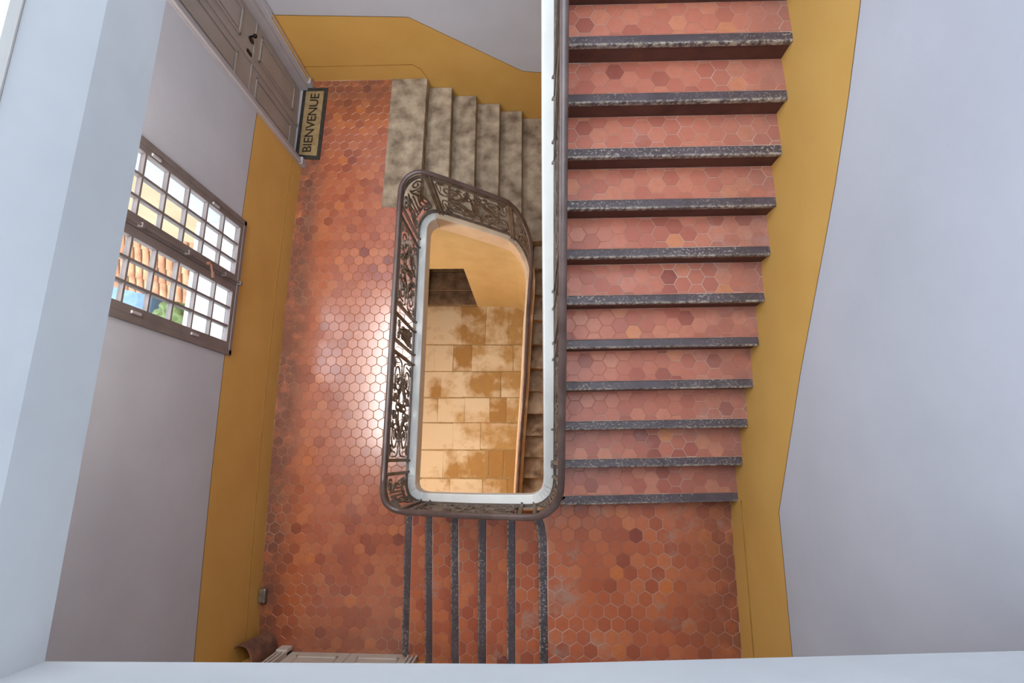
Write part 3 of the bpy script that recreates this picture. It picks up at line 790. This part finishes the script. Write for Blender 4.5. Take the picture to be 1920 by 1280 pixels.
# ------------------------------------------------------------------ window
wd = tag(empty('window_1', (-2.95, 1.64, WIN[2])), 'grey two-leaf casement window with small panes in the left wall', kind='structure')
XF = -2.948
y0, y1, z0, z1 = WIN
def wbar(nm, ya, yb_, za, zb_, xa=-.06, xb_=.0, parent=wd, mat='window_paint', bev=.004):
    return pbox(nm, (XF+xa, ya, za), (XF+xb_, yb_, zb_), M[mat], parent, bev)
wbar('outer_frame', y0-.005, y0+.05, z0, z1, -.08, .012); wbar('outer_frame', y1-.05, y1+.005, z0, z1, -.08, .012)
wbar('outer_frame', y0, y1, z0, z0+.045, -.08, .012); wbar('outer_frame', y0, y1, z1-.05, z1, -.08, .012)
PZ = [1.11+.265*i for i in range(8)]
for (a, b, m1, m2, st0, st1) in ((1.066, 1.565, 1.219, 1.399, .995, 1.640), (1.742, 2.237, 1.878, 2.054, 1.644, 2.288)):
    lf = tag(empty('casement', (XF, (a+b)/2, z0)), None); put(lf, wd); WORLD[lf.name] = Vector((XF, (a+b)/2, z0))
    wbar('stile', st0, a, z0+.045, z1-.05, -.05, .006, lf); wbar('stile', b, st1, z0+.045, z1-.05, -.05, .006, lf)
    wbar('bottom_rail', a, b, z0+.045, PZ[0], -.05, .006, lf); wbar('top_rail', a, b, PZ[7], z1-.05, -.05, .006, lf)
    for y in (m1, m2): wbar('muntin', y-.011, y+.011, PZ[0], PZ[7], -.045, .0, lf, bev=.003)
    for z in PZ[1:7]: wbar('glazing_bar', a, b, z-.011, z+.011, -.043, -.002, lf, bev=.003)
    cols_ = [a, m1, m2, b]
    for i in range(3):
        for j in range(7): wbar('pane', cols_[i]+.008, cols_[i+1]-.008, PZ[j]+.008, PZ[j+1]-.008, -.028, -.024, lf, 'glass', 0)
# the leaves' empties sit under an empty: undo the double offset
for o in [c for c in wd.children if c.name.startswith('casement')]: o.matrix_parent_inverse = Matrix.Translation(-WORLD[wd.name])
# cremone bolt on the meeting stile
def rod(mb, p, q, rad, n=8):
    p, q = Vector(p), Vector(q); d = (q-p).normalized(); a = d.orthogonal().normalized(); b = d.cross(a)
    mb.rings([[c+a*rad*math.cos(k*2*math.pi/n)+b*rad*math.sin(k*2*math.pi/n) for k in range(n)] for c in (p, q)])
m_ = MB(); rod(m_, (XF+.03, 1.672, z0+.0), (XF+.03, 1.672, z1-.03), .010); bolt = m_.build('bolt_rod', M['window_paint'], wd, smooth=False)
for z in (1.04, 1.30, 1.85, 2.4): pbox('rod_guide', (XF, 1.652, z-.018), (XF+.045, 1.692, z+.018), M['window_paint'], wd, .004)
m_ = MB(); rod(m_, (XF+.03, 1.672, 1.60), (XF+.075, 1.672, 1.60), .016); rod(m_, (XF+.07, 1.672, 1.60), (XF+.085, 1.575, 1.575), .010); rod(m_, (XF+.085, 1.60, 1.58), (XF+.087, 1.55, 1.567), .015)
m_.build('bolt_handle', M['clay'], wd)
for (y, z) in ((2.262, 1.55), (2.262, 2.35), (1.02, 1.6), (1.02, 2.3)): pbox('hinge', (XF+.004, y-.012, z-.05), (XF+.02, y+.012, z+.05), M['door_trim'], wd, .005)
pbox('outer_sill', (-3.46, y0-.05, z0-.06), (XF-.075, y1+.0, z0+.014), M['curb'], wd, .004)

# ------------------------------------------------------------------ outside the window
A, B = Vector((-5.9, 3.02, -.28)), Vector((-3.45, 2.45, -.28))
E0, E1 = un(190, 515, -.72), un(385, 562, -.72)
ax = (B-A).normalized(); ny = Vector((-ax.y, ax.x, 0)) * (1 if ax.x > 0 else -1)
ow = MB(); ow.prism([(A.x-.6, A.y+.14), (B.x+.3, B.y-.07), (B.x+.3, B.y+.4), (A.x-.6, A.y+.6)], -4.5, 2.5)
tag(ow.build('neighbouring_wall', M['render']), 'sunlit cream rendered house wall seen through the upper window leaf', 'building')
lean = tag(empty('lean_to_roof', (-4.6, 2.2, -.72)), 'clay tiled lean-to roof seen through the lower window leaf', 'roof')
dn = (Vector((E0.x+E1.x, E0.y+E1.y, 0))*.5-Vector((A.x+B.x, A.y+B.y, 0))*.5); dn = -ny*max(.5, dn.length); 
run_len = dn.length; drop = .44
bmx = MB(); up_ = Vector((0, 0, 1))
bmx.hexa([A+up_*-.12, A+dn+up_*(-drop-.12), B+dn+up_*(-drop-.12), B+up_*-.12], [A+up_*-.04, A+dn+up_*(-drop-.04), B+dn+up_*(-drop-.04), B+up_*-.04])
bmx.build('roof_deck', M['render'], lean)
L_ = (B-A).length; nc = 22
for i in range(nc):
    for j in range(4):
        p0 = A+ax*(L_*(i+.5)/nc)+dn*(j/4)-up_*(drop*j/4); p1 = A+ax*(L_*(i+.5)/nc)+dn*((j+1.12)/4)-up_*(drop*(j+1.12)/4)
        rg = []
        for p, rad, lift in ((p0, .042, .0), (p1, .052, .016)):
            out = [p+ax*rad*math.cos(math.pi*k/6)+up_*(rad*.8*math.sin(math.pi*k/6)+lift-.03) for k in range(7)]
            inn = [p+ax*(rad-.012)*math.cos(math.pi*k/6)+up_*((rad-.014)*.8*math.sin(math.pi*k/6)+lift-.03) for k in range(6, -1, -1)]
            rg.append(out+inn)
        m_ = MB(); m_.rings(rg); m_.build('roof_tile', M['roof_clay'], lean)
ye = MB(); ye.box((-12, -6, -3.3), (-3.42, 9, -3.2)); tag(ye.build('courtyard_ground', M['paving']), 'pale paving of the courtyard outside', kind='structure')
def blob(name, c, rx, ry, rz, mat, label, cat):
    bm = bmesh.new(); bmesh.ops.create_icosphere(bm, subdivisions=4, radius=1)
    for v in bm.verts:
        n = noise.noise(v.co*3.1+Vector(c))*.35+noise.noise(v.co*8+Vector(c))*.2
        v.co = Vector((v.co.x*rx*(1+n), v.co.y*ry*(1+n), v.co.z*rz*(1+n)))+Vector(c)
    me = bpy.data.meshes.new(name); bm.to_mesh(me); bm.free()
    return tag(link(name, me, mat, None, True), label, cat)
q = un(345, 600, -2.9); blob('shrub', (q.x+.2, q.y-.1, -2.75), .5, .45, .5, M['leaf'], 'green shrub in the courtyard outside the window', 'shrub')
q = un(235, 552, -2.7)
m_ = MB(); m_.rings([[(q.x+a*.5*f, q.y+b*.4*f, z) for a, b in ((-1, -1), (.2, -1.1), (1, -1), (1.05, .1), (1, 1), (-.1, 1.08), (-1, 1), (-1.06, 0))] for z, f in ((-3.2, 1.1), (-2.9, 1.0), (-2.72, .9), (-2.66, .5))])
tag(m_.build('tarpaulin_pile', M['tarp'], bevel=.02), 'blue tarpaulin covering a pile in the courtyard', 'tarpaulin')
m_ = MB(); rod(m_, (-3.52, 1.93, -3.2), (-3.52, 1.93, 4.0), .05, 14); pp = m_.build('downpipe', M['curb'])
tag(pp, 'white downpipe on the outer wall beside the window', 'pipe')
for z in (-1, .2, 1.4):
    m_ = MB(); rod(m_, (-3.52, 1.93, z), (-3.52, 1.93, z+.05), .058, 14); m_.build('pipe_clip', M['steel'], pp)

# ------------------------------------------------------------------ small things on the landing
mt = empty('doormat', (-2.85, 4.17, 0)); tag(mt, 'black bordered coir doormat lettered BIENVENUE in front of the taupe door', 'doormat')
mp = [(-2.695, 3.655), (-2.672, 4.69), (-3.00, 4.69), (-3.02, 3.675)]
m_ = MB(); m_.prism(mp, .0015, .012); m_.build('border', M['mat_rim'], mt, bevel=.003)
cxm = sum(p[0] for p in mp)/4; cym = sum(p[1] for p in mp)/4
ip = [(cxm+(p[0]-cxm)*.72, cym+(p[1]-cym)*.90) for p in mp]
m_ = MB(); m_.prism(ip, .010, .0145); m_.build('coir_pile', M['mat_coir'], mt, bevel=.002)
fc = bpy.data.curves.new('lettering', 'FONT'); fc.body = 'BIENVENUE'; fc.align_x = 'CENTER'; fc.align_y = 'CENTER'; fc.size = .19; fc.extrude = .0008; fc.space_character = .95; fc.offset = .002
fo = bpy.data.objects.new('lettering_source', fc); col.objects.link(fo)
dg = bpy.context.evaluated_depsgraph_get(); me = bpy.data.meshes.new_from_object(fo.evaluated_get(dg)); bpy.data.objects.remove(fo); bpy.data.curves.remove(fc)
wx = max(v.co.x for v in me.vertices)-min(v.co.x for v in me.vertices)
sc_ = .84/wx
for v in me.vertices:
    x, y = v.co.x*sc_, v.co.y*.85
    v.co = Vector((cxm-y+.022*(x/.45), cym+x, .0155+v.co.z))
me.materials.clear(); link('lettering', me, M['mat_ink'], mt)

# clay roof tile standing on end in the corner
m_ = MB(); rg = []
ct = Vector((-2.775, YF+.012, 0))
for z, rad in ((0.0, .125), (.22, .128), (.46, .134)):
    tilt = Vector((-.10*z, -.0*z, 0))
    out = [ct+tilt+Vector((rad*math.cos(math.pi*k/16), rad*1.45*math.sin(math.pi*k/16), z+.0)) for k in range(17)]
    inn = [ct+tilt+Vector(((rad-.014)*math.cos(math.pi*k/16), (rad*1.45-.014)*math.sin(math.pi*k/16), z)) for k in range(16, -1, -1)]
    rg.append(out+inn)
m_.rings(rg)
tag(m_.build('clay_roof_tile', M['clay'], smooth=False, bevel=.002), 'curved brown clay roof tile standing on end in the landing corner', 'roof tile')
# little metal door stop box by the skirting
st = empty('metal_door_stop', (-2.845, -1.44, 0)); tag(st, 'small scuffed metal box fixed at the foot of the ochre wall', 'door stop')
pbox('case', (-2.885, -1.51, .001), (-2.815, -1.375, .07), M['steel'], st, .008)
m_ = MB(); rod(m_, (-2.862, -1.465, .068), (-2.862, -1.465, .0712), .010, 12); m_.build('screw_hole', M['black'], st)
pbox('lid', (-2.879, -1.502, .07), (-2.828, -1.39, .076), M['steel'], st, .004)
